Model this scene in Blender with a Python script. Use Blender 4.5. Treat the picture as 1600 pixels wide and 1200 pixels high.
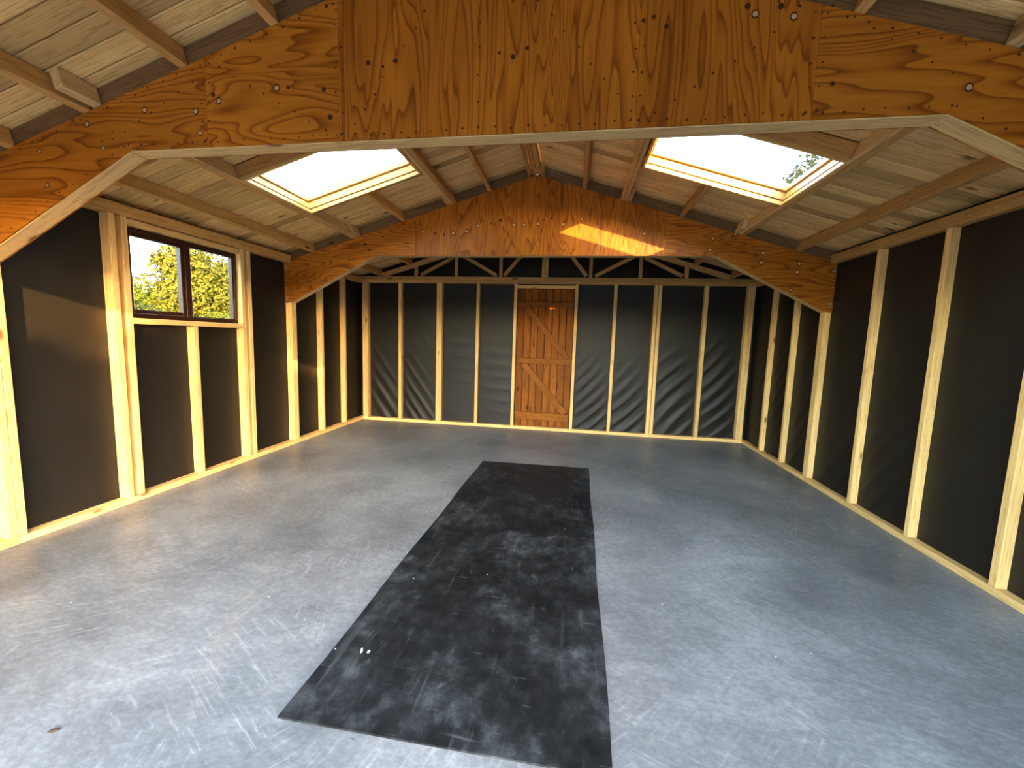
import bpy, bmesh, math, random
import numpy as np
from mathutils import Matrix, Vector

for o in list(bpy.data.objects):
    bpy.data.objects.remove(o, do_unlink=True)
SC = bpy.context.scene
COL = SC.collection
R_ = random.Random(7)

# ------------------------------------------------------------------ camera
cam_d = bpy.data.cameras.new('camera')
cam_d.sensor_width = 36.0
cam_d.lens = 631.49 / 1600 * 36.0
cam_d.clip_start = 0.02
cam_d.clip_end = 500
cam = bpy.data.objects.new('camera', cam_d)
COL.objects.link(cam)
YAW, PIT, ROL = -0.1497, -0.1080, 0.0312
fw = Vector((math.sin(YAW) * math.cos(PIT), math.cos(YAW) * math.cos(PIT), math.sin(PIT)))
rt = Vector((math.cos(YAW), -math.sin(YAW), 0))
up = rt.cross(fw)
r2 = rt * math.cos(ROL) + up * math.sin(ROL)
u2 = -rt * math.sin(ROL) + up * math.cos(ROL)
M = Matrix((r2, u2, -fw)).transposed().to_4x4()
M.translation = Vector((3.316, 0.0, 1.340))
cam.matrix_world = M
SC.camera = cam

# ------------------------------------------------------------------ sky, sun, exposure
SUN_TO = Vector((0.505, -0.863, 0.205)).normalized()      # towards the sun
world = bpy.data.worlds.new('world')
SC.world = world
world.use_nodes = True
wn = world.node_tree
for n in list(wn.nodes):
    wn.nodes.remove(n)
sky = wn.nodes.new('ShaderNodeTexSky')
sky.sky_type = 'NISHITA'
sky.sun_disc = False
sky.sun_elevation = math.asin(SUN_TO.z)
sky.sun_rotation = math.atan2(SUN_TO.x, SUN_TO.y)
sky.air_density = 1.0
sky.dust_density = 0.95
sky.ozone_density = 1.0
bg = wn.nodes.new('ShaderNodeBackground')
bg.inputs['Strength'].default_value = 1.0
wo = wn.nodes.new('ShaderNodeOutputWorld')
wn.links.new(sky.outputs[0], bg.inputs[0])
wn.links.new(bg.outputs[0], wo.inputs[0])

sun_d = bpy.data.lights.new('sun', 'SUN')
sun_d.energy = 5.6
sun_d.color = (1.0, 0.60, 0.20)
sun_d.angle = math.radians(0.45)
sun = bpy.data.objects.new('sun', sun_d)
COL.objects.link(sun)
sun.rotation_euler = SUN_TO.to_track_quat('Z', 'Y').to_euler()
sun.location = (8, -14, 6)

SC.view_settings.view_transform = 'Standard'
SC.view_settings.look = 'None'
SC.view_settings.gamma = 1.0
SC.view_settings.use_curve_mapping = False
SC.view_settings.exposure = 2.5
SC.cycles.max_bounces = 12
SC.cycles.diffuse_bounces = 8
SC.cycles.glossy_bounces = 4
SC.cycles.transparent_max_bounces = 12
SC.cycles.sample_clamp_indirect = 12.0

# ------------------------------------------------------------------ materials
def nmat(name):
    m = bpy.data.materials.new(name)
    m.use_nodes = True
    nt = m.node_tree
    b = nt.nodes['Principled BSDF']
    return m, nt, b

def N(nt, t, **kw):
    n = nt.nodes.new(t)
    for k, v in kw.items():
        if k in n.inputs:
            n.inputs[k].default_value = v
        else:
            setattr(n, k, v)
    return n

def ramp(nt, stops, interp='LINEAR'):
    r = nt.nodes.new('ShaderNodeValToRGB')
    cr = r.color_ramp
    cr.interpolation = interp
    while len(cr.elements) < len(stops):
        cr.elements.new(0.5)
    for e, (p, c) in zip(cr.elements, stops):
        e.position = p
        e.color = (*c, 1) if len(c) == 3 else c
    return r

def math_n(nt, op, a, b=None, c=None):
    n = nt.nodes.new('ShaderNodeMath')
    n.operation = op
    for i, v in enumerate((a, b, c)):
        if v is None:
            continue
        if isinstance(v, (int, float)):
            n.inputs[i].default_value = v
        else:
            nt.links.new(v, n.inputs[i])
    return n.outputs[0]

def mixc(nt, mode, fac, a, b):
    n = nt.nodes.new('ShaderNodeMix')
    n.data_type = 'RGBA'
    n.blend_type = mode
    for i, v in ((0, fac), (6, a), (7, b)):
        if isinstance(v, (int, float)):
            n.inputs[i].default_value = v
        elif isinstance(v, tuple):
            n.inputs[i].default_value = (*v, 1) if len(v) == 3 else v
        else:
            nt.links.new(v, n.inputs[i])
    return n.outputs[2]

def coords(nt, scale, seed=True):
    """object coordinates, shifted by a random amount per object"""
    tc = N(nt, 'ShaderNodeTexCoord')
    mp = N(nt, 'ShaderNodeMapping')
    mp.inputs['Scale'].default_value = scale
    if seed:
        oi = N(nt, 'ShaderNodeObjectInfo')
        mu = N(nt, 'ShaderNodeVectorMath', operation='SCALE')
        cb = N(nt, 'ShaderNodeCombineXYZ')
        cb.inputs[0].default_value = 7.3
        cb.inputs[1].default_value = 3.1
        cb.inputs[2].default_value = 11.7
        nt.links.new(cb.outputs[0], mu.inputs[0])
        sc = math_n(nt, 'MULTIPLY', oi.outputs['Random'], 9.0)
        nt.links.new(sc, mu.inputs['Scale'])
        ad = N(nt, 'ShaderNodeVectorMath', operation='ADD')
        nt.links.new(tc.outputs['Object'], ad.inputs[0])
        nt.links.new(mu.outputs[0], ad.inputs[1])
        nt.links.new(ad.outputs[0], mp.inputs[0])
    else:
        nt.links.new(tc.outputs['Object'], mp.inputs[0])
    return mp.outputs[0]

def timber(name, c_light, c_dark, c_knot, vary=0.35, rough=0.62, knots=1.0, spec=0.25):
    """sawn softwood, grain along the local z axis"""
    m, nt, b = nmat(name)
    v = coords(nt, (14, 14, 0.5))
    n1 = N(nt, 'ShaderNodeTexNoise', Scale=2.2, Detail=4.0, Roughness=0.6)
    nt.links.new(v, n1.inputs['Vector'])
    gr = math_n(nt, 'FRACT', math_n(nt, 'MULTIPLY', n1.outputs[0], 7.0))
    r1 = ramp(nt, [(0.0, c_light), (0.55, c_light), (0.9, c_dark), (1.0, c_light)])
    nt.links.new(gr, r1.inputs[0])
    vb = coords(nt, (3, 3, 0.7))
    n2 = N(nt, 'ShaderNodeTexNoise', Scale=1.6, Detail=3.0)
    nt.links.new(vb, n2.inputs['Vector'])
    r2 = ramp(nt, [(0.3, (0.74, 0.70, 0.64)), (0.65, (1.06, 1.04, 1.0))])
    nt.links.new(n2.outputs[0], r2.inputs[0])
    c = mixc(nt, 'MULTIPLY', 0.8, r1.outputs[0], r2.outputs[0])
    # knots
    vk = coords(nt, (9, 9, 3.2))
    vo = N(nt, 'ShaderNodeTexVoronoi', Scale=1.0)
    nt.links.new(vk, vo.inputs['Vector'])
    rk = ramp(nt, [(0.0, (1, 1, 1)), (0.085, (0.9, 0.9, 0.9)), (0.16, (0.15, 0.15, 0.15)), (0.24, (0, 0, 0))])
    nt.links.new(vo.outputs['Distance'], rk.inputs[0])
    # only about a third of the cells carry a knot
    sep = N(nt, 'ShaderNodeSeparateColor')
    nt.links.new(vo.outputs['Color'], sep.inputs[0])
    gate = math_n(nt, 'GREATER_THAN', sep.outputs[0], 0.54)
    kf = math_n(nt, 'MULTIPLY', rk.outputs[0], math_n(nt, 'MULTIPLY', gate, knots))
    c = mixc(nt, 'MIX', kf, c, c_knot)
    oi = N(nt, 'ShaderNodeObjectInfo')
    rv = ramp(nt, [(0.0, (1 - vary, 1 - vary * 1.05, 1 - vary * 1.15)), (0.5, (1, 0.985, 0.96)), (1.0, (1.0, 1.0, 1.0))])
    nt.links.new(oi.outputs['Random'], rv.inputs[0])
    c = mixc(nt, 'MULTIPLY', 1.0, c, rv.outputs[0])
    nt.links.new(c, b.inputs['Base Color'])
    b.inputs['Roughness'].default_value = rough
    b.inputs['Specular IOR Level'].default_value = spec
    bp = N(nt, 'ShaderNodeBump', Strength=0.18, Distance=0.004)
    nt.links.new(n1.outputs[0], bp.inputs['Height'])
    nt.links.new(bp.outputs[0], b.inputs['Normal'])
    return m

def plywood(name, axis, c_light, c_mid, c_dark):
    """rotary cut veneer: contour lines of a stretched noise field; grain along local x or z"""
    m, nt, b = nmat(name)
    s = (0.48, 1.0, 3.1) if axis == 'X' else (4.0, 1.0, 0.40)
    v = coords(nt, s)
    n1 = N(nt, 'ShaderNodeTexNoise', Scale=1.45, Detail=2.2, Roughness=0.42, Distortion=0.3)
    nt.links.new(v, n1.inputs['Vector'])
    gr = math_n(nt, 'FRACT', math_n(nt, 'MULTIPLY', n1.outputs[0], 21.0))
    r1 = ramp(nt, [(0.0, c_light), (0.42, c_light), (0.72, c_mid), (0.93, c_dark), (1.0, c_light)])
    nt.links.new(gr, r1.inputs[0])
    s2 = (4, 1, 60) if axis == 'X' else (60, 1, 4)
    v2 = coords(nt, s2)
    n2 = N(nt, 'ShaderNodeTexNoise', Scale=1.5, Detail=3.0)
    nt.links.new(v2, n2.inputs['Vector'])
    r2 = ramp(nt, [(0.3, (0.80, 0.76, 0.70)), (0.7, (1.05, 1.04, 1.03))])
    nt.links.new(n2.outputs[0], r2.inputs[0])
    c = mixc(nt, 'MULTIPLY', 0.7, r1.outputs[0], r2.outputs[0])
    s3 = (0.8, 1, 2.2) if axis == 'X' else (2.2, 1, 0.8)
    v3 = coords(nt, s3)
    n3 = N(nt, 'ShaderNodeTexNoise', Scale=1.4, Detail=2.0)
    nt.links.new(v3, n3.inputs['Vector'])
    r3 = ramp(nt, [(0.32, (0.78, 0.72, 0.62)), (0.62, (1.08, 1.06, 1.02))])
    nt.links.new(n3.outputs[0], r3.inputs[0])
    c = mixc(nt, 'MULTIPLY', 0.9, c, r3.outputs[0])
    nt.links.new(c, b.inputs['Base Color'])
    b.inputs['Roughness'].default_value = 0.5
    b.inputs['Specular IOR Level'].default_value = 0.2
    bp = N(nt, 'ShaderNodeBump', Strength=0.10, Distance=0.003)
    nt.links.new(gr, bp.inputs['Height'])
    nt.links.new(bp.outputs[0], b.inputs['Normal'])
    return m

def plain(name, col, rough=0.6, metal=0.0, vary=0.0):
    m, nt, b = nmat(name)
    if vary:
        v = coords(nt, (6, 6, 6))
        n1 = N(nt, 'ShaderNodeTexNoise', Scale=2.0, Detail=4.0)
        nt.links.new(v, n1.inputs['Vector'])
        lo = tuple(x * (1 - vary) for x in col)
        hi = tuple(min(1, x * (1 + vary)) for x in col)
        r = ramp(nt, [(0.3, lo), (0.7, hi)])
        nt.links.new(n1.outputs[0], r.inputs[0])
        nt.links.new(r.outputs[0], b.inputs['Base Color'])
    else:
        b.inputs['Base Color'].default_value = (*col, 1)
    b.inputs['Roughness'].default_value = rough
    b.inputs['Specular IOR Level'].default_value = 0.3
    b.inputs['Metallic'].default_value = metal
    return m

PINE = timber('pine_stud', (0.84, 0.55, 0.22), (0.66, 0.37, 0.115), (0.20, 0.085, 0.03), 0.16)
RAFTER = timber('rafter_shade_tone', (0.17, 0.095, 0.040), (0.10, 0.05, 0.02), (0.04, 0.02, 0.01), 0.15)  # colour darkened to stand in for the shade above the plywood edge
PINE_OLD = timber('pine_weathered', (0.68, 0.45, 0.20), (0.48, 0.28, 0.11), (0.13, 0.06, 0.03), 0.25)
PURLIN = timber('pine_purlin', (0.60, 0.33, 0.11), (0.42, 0.19, 0.05), (0.10, 0.045, 0.02), 0.28)
BOARD = timber('roof_board', (0.80, 0.52, 0.215), (0.55, 0.325, 0.115), (0.11, 0.042, 0.015), 0.44, 0.75, 1.0)
TRUSSW = timber('pine_truss', (0.46, 0.27, 0.095), (0.32, 0.165, 0.05), (0.10, 0.045, 0.02), 0.25)
FRAMEW = timber('clear_pine_lining', (0.74, 0.44, 0.13), (0.62, 0.33, 0.085), (0.35, 0.15, 0.06), 0.05, 0.35, 0.35)
DOORW = timber('stained_door_board', (0.32, 0.100, 0.007), (0.12, 0.028, 0.002), (0.03, 0.008, 0.002), 0.45, 0.55, spec=0.12)
DOORB = timber('stained_door_brace', (0.29, 0.095, 0.008), (0.14, 0.040, 0.003), (0.05, 0.014, 0.003), 0.10, 0.55, spec=0.12)
PLY_V = plywood('plywood_upright_grain', 'Z', (0.40, 0.133, 0.010), (0.335, 0.100, 0.006), (0.19, 0.050, 0.003))
PLY_H = plywood('plywood_level_grain', 'X', (0.42, 0.145, 0.012), (0.345, 0.107, 0.007), (0.185, 0.049, 0.003))
NAIL = plain('nail_hole', (0.045, 0.015, 0.006), 0.5)
KPALE = plain('knot_pale', (0.52, 0.30, 0.15), 0.7)
KRING = plain('knot_ring', (0.055, 0.014, 0.003), 0.8)
SCREW = plain('screw_bright', (0.85, 0.82, 0.75), 0.25, 0.7)
DOORK = plain('door_joint_dark', (0.02, 0.007, 0.002), 0.7)
BROWN = plain('window_brown', (0.036, 0.0095, 0.0045), 0.35, 0, 0.3)
DECK = plain('roof_felt', (0.02, 0.018, 0.016), 0.9)
ALU = plain('skylight_cladding', (0.30, 0.31, 0.32), 0.4, 0.6)
BARK = plain('bark', (0.12, 0.085, 0.055), 0.9, 0, 0.4)

def glass(name, dirt=0.0):
    m, nt, b = nmat(name)
    out = nt.nodes['Material Output']
    tr = N(nt, 'ShaderNodeBsdfTransparent')
    tr.inputs[0].default_value = (0.96, 0.97, 0.96, 1)
    gl = N(nt, 'ShaderNodeBsdfGlossy', Roughness=0.02)
    lw = N(nt, 'ShaderNodeLayerWeight', Blend=0.5)
    fr = math_n(nt, 'ADD', math_n(nt, 'MULTIPLY', math_n(nt, 'POWER', lw.outputs['Facing'], 5.0), 0.8), 0.03)
    mx = N(nt, 'ShaderNodeMixShader')
    nt.links.new(fr, mx.inputs[0])
    nt.links.new(tr.outputs[0], mx.inputs[1])
    nt.links.new(gl.outputs[0], mx.inputs[2])
    nt.links.new(mx.outputs[0], out.inputs['Surface'])
    nt.nodes.remove(b)
    return m
GLASS = glass('pane_glass')

def membrane():
    m, nt, b = nmat('black_membrane')
    v = coords(nt, (1, 1, 1), False)
    n1 = N(nt, 'ShaderNodeTexNoise', Scale=2.2, Detail=6.0, Roughness=0.6)
    nt.links.new(v, n1.inputs['Vector'])
    r1 = ramp(nt, [(0.3, (0.0075, 0.0053, 0.0033)), (0.7, (0.0120, 0.0088, 0.0056))])
    nt.links.new(n1.outputs[0], r1.inputs[0])
    # rare pale dust specks
    n3 = N(nt, 'ShaderNodeTexNoise', Scale=38.0, Detail=2.0)
    nt.links.new(v, n3.inputs['Vector'])
    r3 = ramp(nt, [(0.77, (0, 0, 0)), (0.83, (0.5, 0.5, 0.5))])
    nt.links.new(n3.outputs[0], r3.inputs[0])
    c = mixc(nt, 'MIX', r3.outputs[0], r1.outputs[0], (0.16, 0.15, 0.14))
    nt.links.new(c, b.inputs['Base Color'])
    b.inputs['Roughness'].default_value = 0.52
    b.inputs['Specular IOR Level'].default_value = 0.33
    n2 = N(nt, 'ShaderNodeTexNoise', Scale=140.0, Detail=2.0)
    nt.links.new(v, n2.inputs['Vector'])
    bp = N(nt, 'ShaderNodeBump', Strength=0.12, Distance=0.002)
    nt.links.new(n2.outputs[0], bp.inputs['Height'])
    nt.links.new(bp.outputs[0], b.inputs['Normal'])
    return m
MEMB = membrane()

def concrete():
    m, nt, b = nmat('painted_concrete')
    tc = N(nt, 'ShaderNodeTexCoord')
    def mp(scale, rot=0.0, src=None):
        k = N(nt, 'ShaderNodeMapping')
        k.inputs['Scale'].default_value = scale
        k.inputs['Rotation'].default_value = (0, 0, rot)
        nt.links.new(src or tc.outputs['Object'], k.inputs[0])
        return k.outputs[0]
    cl = N(nt, 'ShaderNodeTexNoise', Scale=1.0, Detail=6.0, Roughness=0.62)
    nt.links.new(mp((1, 1, 1)), cl.inputs['Vector'])
    base = ramp(nt, [(0.34, (0.105, 0.109, 0.111)), (0.52, (0.172, 0.175, 0.175)), (0.68, (0.250, 0.250, 0.246))])
    nt.links.new(cl.outputs[0], base.inputs[0])
    c = base.outputs[0]
    # trowel strokes: each patch of floor has its own stroke direction
    def strokes(cell, stretch, sc_, amt_rot, off):
        nz = N(nt, 'ShaderNodeTexNoise', Scale=2.3, Detail=3.0)
        nt.links.new(mp((1, 1, 1), off), nz.inputs['Vector'])
        wv = N(nt, 'ShaderNodeVectorMath', operation='SCALE')
        nt.links.new(nz.outputs['Color'], wv.inputs[0])
        wv.inputs['Scale'].default_value = 0.6
        av = N(nt, 'ShaderNodeVectorMath', operation='ADD')
        nt.links.new(mp((1, 1, 1), off), av.inputs[0])
        nt.links.new(wv.outputs[0], av.inputs[1])
        vo_ = N(nt, 'ShaderNodeTexVoronoi', Scale=cell)
        nt.links.new(av.outputs[0], vo_.inputs['Vector'])
        sp_ = N(nt, 'ShaderNodeSeparateColor')
        nt.links.new(vo_.outputs['Color'], sp_.inputs[0])
        ro = N(nt, 'ShaderNodeVectorRotate', rotation_type='Z_AXIS')
        nt.links.new(tc.outputs['Object'], ro.inputs['Vector'])
        nt.links.new(math_n(nt, 'ADD', math_n(nt, 'MULTIPLY', sp_.outputs[0], amt_rot), off), ro.inputs['Angle'])
        k = N(nt, 'ShaderNodeMapping')
        k.inputs['Scale'].default_value = (1.0, stretch, 1)
        nt.links.new(ro.outputs[0], k.inputs[0])
        n_ = N(nt, 'ShaderNodeTexNoise', Scale=sc_, Detail=5.0, Roughness=0.66)
        nt.links.new(k.outputs[0], n_.inputs['Vector'])
        return n_.outputs[0]
    s1 = strokes(1.1, 7.0, 2.2, 1.5, -0.5)
    r1_ = ramp(nt, [(0.34, (0.80, 0.80, 0.80)), (0.5, (1, 1, 1)), (0.68, (1.20, 1.195, 1.18))])
    nt.links.new(s1, r1_.inputs[0])
    c = mixc(nt, 'MULTIPLY', 0.7, c, r1_.outputs[0])
    s2 = strokes(1.7, 14.0, 4.5, 2.4, 0.3)
    r2_ = ramp(nt, [(0.54, (0, 0, 0)), (0.74, (0.55, 0.55, 0.55))])
    nt.links.new(s2, r2_.inputs[0])
    mk = N(nt, 'ShaderNodeTexNoise', Scale=1.7, Detail=4.0)
    nt.links.new(mp((1, 1, 1), 1.0), mk.inputs['Vector'])
    rm = ramp(nt, [(0.42, (0.12, 0.12, 0.12)), (0.62, (1, 1, 1))])
    nt.links.new(mk.outputs[0], rm.inputs[0])
    c = mixc(nt, 'MIX', math_n(nt, 'MULTIPLY', r2_.outputs[0], rm.outputs[0]), c, (0.42, 0.42, 0.415))
    r3_ = ramp(nt, [(0.26, (0.6, 0.6, 0.6)), (0.40, (0, 0, 0))])
    nt.links.new(s2, r3_.inputs[0])
    c = mixc(nt, 'MIX', math_n(nt, 'MULTIPLY', r3_.outputs[0], 0.5), c, (0.075, 0.078, 0.08))
    fg = N(nt, 'ShaderNodeTexNoise', Scale=34.0, Detail=5.0, Roughness=0.75)
    nt.links.new(mp((1, 1.6, 1), 0.4), fg.inputs['Vector'])
    rg_ = ramp(nt, [(0.32, (0.70, 0.70, 0.70)), (0.5, (1, 1, 1)), (0.68, (1.38, 1.38, 1.37))])
    nt.links.new(fg.outputs[0], rg_.inputs[0])
    c = mixc(nt, 'MULTIPLY', 0.75, c, rg_.outputs[0])
    # white flecks and dark specks
    vo = N(nt, 'ShaderNodeTexVoronoi', Scale=7.0)
    nt.links.new(tc.outputs['Object'], vo.inputs['Vector'])
    rf = ramp(nt, [(0.0, (1, 1, 1)), (0.022, (1, 1, 1)), (0.03, (0, 0, 0))])
    nt.links.new(vo.outputs['Distance'], rf.inputs[0])
    sp = N(nt, 'ShaderNodeSeparateColor')
    nt.links.new(vo.outputs['Color'], sp.inputs[0])
    fl = math_n(nt, 'MULTIPLY', rf.outputs[0], math_n(nt, 'GREATER_THAN', sp.outputs[0], 0.35))
    c = mixc(nt, 'MIX', fl, c, (0.75, 0.75, 0.72))
    vo2 = N(nt, 'ShaderNodeTexVoronoi', Scale=3.1)
    nt.links.new(mp((1.0, 2.4, 1), 0.9), vo2.inputs['Vector'])
    rf2 = ramp(nt, [(0.0, (1, 1, 1)), (0.018, (1, 1, 1)), (0.03, (0, 0, 0))])
    nt.links.new(vo2.outputs['Distance'], rf2.inputs[0])
    c = mixc(nt, 'MIX', math_n(nt, 'MULTIPLY', rf2.outputs[0], 0.8), c, (0.05, 0.05, 0.05))
    nt.links.new(c, b.inputs['Base Color'])
    rr = ramp(nt, [(0.3, (0.36, 0.36, 0.36)), (0.7, (0.56, 0.56, 0.56))])
    nt.links.new(s1, rr.inputs[0])
    nt.links.new(rr.outputs[0], b.inputs['Roughness'])
    bp = N(nt, 'ShaderNodeBump', Strength=0.22, Distance=0.004)
    hm = math_n(nt, 'ADD', s1, math_n(nt, 'MULTIPLY', s2, 0.7))
    nt.links.new(hm, bp.inputs['Height'])
    nt.links.new(bp.outputs[0], b.inputs['Normal'])
    return m
CONC = concrete()

def rubber():
    m, nt, b = nmat('worn_black_rubber')
    tc = N(nt, 'ShaderNodeTexCoord')
    def mp(scale, rot=0.0):
        k = N(nt, 'ShaderNodeMapping')
        k.inputs['Scale'].default_value = scale
        k.inputs['Rotation'].default_value = (0, 0, rot)
        nt.links.new(tc.outputs['Object'], k.inputs[0])
        return k.outputs[0]
    n1 = N(nt, 'ShaderNodeTexNoise', Scale=2.4, Detail=7.0, Roughness=0.68)
    nt.links.new(mp((1, 1, 1)), n1.inputs['Vector'])
    r1 = ramp(nt, [(0.36, (0.0035, 0.0035, 0.0036)), (0.5, (0.0095, 0.0102, 0.0104)), (0.66, (0.034, 0.037, 0.038))])
    nt.links.new(n1.outputs[0], r1.inputs[0])
    mt2 = N(nt, 'ShaderNodeTexNoise', Scale=13.0, Detail=8.0, Roughness=0.74)
    nt.links.new(mp((1, 0.8, 1), 0.2), mt2.inputs['Vector'])
    rm2 = ramp(nt, [(0.34, (0.35, 0.35, 0.35)), (0.5, (1, 1, 1)), (0.68, (2.6, 2.6, 2.6))])
    nt.links.new(mt2.outputs[0], rm2.inputs[0])
    c = mixc(nt, 'MULTIPLY', 0.9, r1.outputs[0], rm2.outputs[0])
    for sx, sy, rot, lo, amt, col in ((2.6, 30.0, 0.16, 0.63, 0.4, (0.11, 0.115, 0.117)), (22.0, 1.7, 0.05, 0.60, 0.30, (0.09, 0.095, 0.097)), (5.0, 60.0, -0.35, 0.64, 0.5, (0.14, 0.145, 0.145)), (40.0, 6.0, 0.5, 0.66, 0.5, (0.13, 0.135, 0.135)),
                                      (5.0, 5.0, 0.0, 0.64, 0.5, (0.13, 0.135, 0.13))):
        n = N(nt, 'ShaderNodeTexNoise', Scale=1.0, Detail=5.0, Roughness=0.62)
        nt.links.new(mp((sx, sy, 1), rot), n.inputs['Vector'])
        r = ramp(nt, [(lo, (0, 0, 0)), (lo + 0.09, (amt, amt, amt))])
        nt.links.new(n.outputs[0], r.inputs[0])
        c = mixc(nt, 'MIX', r.outputs[0], c, col)
    vo = N(nt, 'ShaderNodeTexVoronoi', Scale=9.0)
    nt.links.new(mp((1, 1, 1)), vo.inputs['Vector'])
    rf = ramp(nt, [(0.0, (1, 1, 1)), (0.025, (1, 1, 1)), (0.04, (0, 0, 0))])
    nt.links.new(vo.outputs['Distance'], rf.inputs[0])
    sp = N(nt, 'ShaderNodeSeparateColor')
    nt.links.new(vo.outputs['Color'], sp.inputs[0])
    c = mixc(nt, 'MIX', math_n(nt, 'MULTIPLY', rf.outputs[0], math_n(nt, 'GREATER_THAN', sp.outputs[1], 0.6)), c, (0.42, 0.42, 0.40))
    # dark damp stain
    g = N(nt, 'ShaderNodeTexNoise', Scale=3.5, Detail=3.0)
    nt.links.new(mp((1, 1, 1)), g.inputs['Vector'])
    ps = N(nt, 'ShaderNodeVectorMath', operation='DISTANCE')
    nt.links.new(tc.outputs['Object'], ps.inputs[0])
    ps.inputs[1].default_value = (0.22, 0.95, 0.0)
    dd = math_n(nt, 'ADD', ps.outputs['Value'], math_n(nt, 'MULTIPLY', g.outputs[0], 0.7))
    rd = ramp(nt, [(0.58, (1, 1, 1)), (0.72, (0, 0, 0))])
    nt.links.new(dd, rd.inputs[0])
    c = mixc(nt, 'MIX', math_n(nt, 'MULTIPLY', rd.outputs[0], 0.85), c, (0.009, 0.009, 0.009))
    nt.links.new(c, b.inputs['Base Color'])
    b.inputs['Roughness'].default_value = 0.6
    b.inputs['Specular IOR Level'].default_value = 0.22
    bp = N(nt, 'ShaderNodeBump', Strength=0.25, Distance=0.004)
    nt.links.new(n1.outputs[0], bp.inputs['Height'])
    nt.links.new(bp.outputs[0], b.inputs['Normal'])
    return m
RUBBER = rubber()

def grass():
    m, nt, b = nmat('rough_grass')
    v = coords(nt, (1, 1, 1), False)
    n1 = N(nt, 'ShaderNodeTexNoise', Scale=1.5, Detail=8.0, Roughness=0.7)
    nt.links.new(v, n1.inputs['Vector'])
    r = ramp(nt, [(0.3, (0.06, 0.09, 0.025)), (0.7, (0.16, 0.17, 0.06))])
    nt.links.new(n1.outputs[0], r.inputs[0])
    nt.links.new(r.outputs[0], b.inputs['Base Color'])
    b.inputs['Roughness'].default_value = 0.9
    return m
GRASS = grass()
YARD = plain('gravel_yard', (0.16, 0.15, 0.14), 0.9, 0, 0.25)

def leaves(name, c0, c1, c2):
    m, nt, b = nmat(name)
    v = coords(nt, (1, 1, 1), False)
    n1 = N(nt, 'ShaderNodeTexNoise', Scale=5.0, Detail=6.0, Roughness=0.8)
    nt.links.new(v, n1.inputs['Vector'])
    r = ramp(nt, [(0.33, c0), (0.5, c1), (0.66, c2)])
    nt.links.new(n1.outputs[0], r.inputs[0])
    out = nt.nodes['Material Output']
    tl = N(nt, 'ShaderNodeBsdfTranslucent')
    mx = N(nt, 'ShaderNodeMixShader')
    mx.inputs[0].default_value = 0.3
    nt.links.new(r.outputs[0], b.inputs['Base Color'])
    nt.links.new(r.outputs[0], tl.inputs[0])
    b.inputs['Roughness'].default_value = 0.6
    b.inputs['Specular IOR Level'].default_value = 0.08
    nt.links.new(b.outputs[0], mx.inputs[1])
    nt.links.new(tl.outputs[0], mx.inputs[2])
    nt.links.new(mx.outputs[0], out.inputs['Surface'])
    return m
LEAF_Y = leaves('leaf_sunlit_oak', (0.010, 0.013, 0.002), (0.075, 0.070, 0.006), (0.17, 0.145, 0.012))
LEAF_G = leaves('leaf_fresh_green', (0.015, 0.021, 0.002), (0.080, 0.093, 0.006), (0.15, 0.155, 0.011))
LEAF_B = leaves('leaf_blue_green', (0.012, 0.018, 0.010), (0.03, 0.042, 0.020), (0.055, 0.068, 0.032))

# ------------------------------------------------------------------ object helpers
def link(o, parent=None):
    COL.objects.link(o)
    if parent is not None:
        o.parent = parent
        o.matrix_parent_inverse = Matrix.Translation(-Vector(parent.get('_base', (0, 0, 0))))
    return o

def tag(o, label=None, cat=None, kind=None, group=None):
    if label: o['label'] = label
    if cat: o['category'] = cat
    if kind: o['kind'] = kind
    if group: o['group'] = group
    return o

def empty(name, loc=(0, 0, 0)):
    o = bpy.data.objects.new(name, None)
    o.location = loc
    o.empty_display_size = 0.2
    o['_base'] = tuple(loc)
    COL.objects.link(o)
    return o

def mesh_obj(name, verts, faces, mat, parent=None, smooth=False):
    me = bpy.data.meshes.new(name)
    me.from_pydata([tuple(v) for v in verts], [], faces)
    if isinstance(mat, (list, tuple)):
        for k in mat: me.materials.append(k)
    else:
        me.materials.append(mat)
    if smooth:
        me.polygons.foreach_set('use_smooth', [True] * len(me.polygons))
    me.update()
    return link(bpy.data.objects.new(name, me), parent)

BOXC = {}
def box_mesh(name, a, b, l, bev, mat):
    key = (round(a, 4), round(b, 4), round(l, 4), bev, mat.name)
    if key in BOXC:
        return BOXC[key]
    bm = bmesh.new()
    bmesh.ops.create_cube(bm, size=1.0)
    bmesh.ops.scale(bm, vec=(a, b, l), verts=bm.verts)
    if bev:
        bmesh.ops.bevel(bm, geom=list(bm.edges), offset=bev, segments=1, affect='EDGES')
    me = bpy.data.meshes.new(name)
    bm.to_mesh(me)
    bm.free()
    me.materials.append(mat)
    BOXC[key] = me
    return me

def frame_obj(name, me, origin, ax, ay, az, parent):
    o = bpy.data.objects.new(name, me)
    link(o, parent)
    mt = Matrix((ax, ay, az)).transposed().to_4x4()
    mt.translation = origin
    if parent is None:
        o.matrix_world = mt
    else:
        o.matrix_basis = mt
    return o

def bx(name, x0, x1, y0, y1, z0, z1, mat, parent=None, bev=0.0025, axis=None):
    """axis aligned timber; local z runs along its longest side"""
    d = (x1 - x0, y1 - y0, z1 - z0)
    c = Vector(((x0 + x1) / 2, (y0 + y1) / 2, (z0 + z1) / 2))
    if axis is None:
        axis = max(range(3), key=lambda i: d[i])
    E3 = [Vector((1, 0, 0)), Vector((0, 1, 0)), Vector((0, 0, 1))]
    ai, bi = (axis + 1) % 3, (axis + 2) % 3
    me = box_mesh(name, d[ai], d[bi], d[axis], min(bev, min(d) * 0.2), mat)
    return frame_obj(name, me, c, E3[ai], E3[bi], E3[axis], parent)

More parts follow.
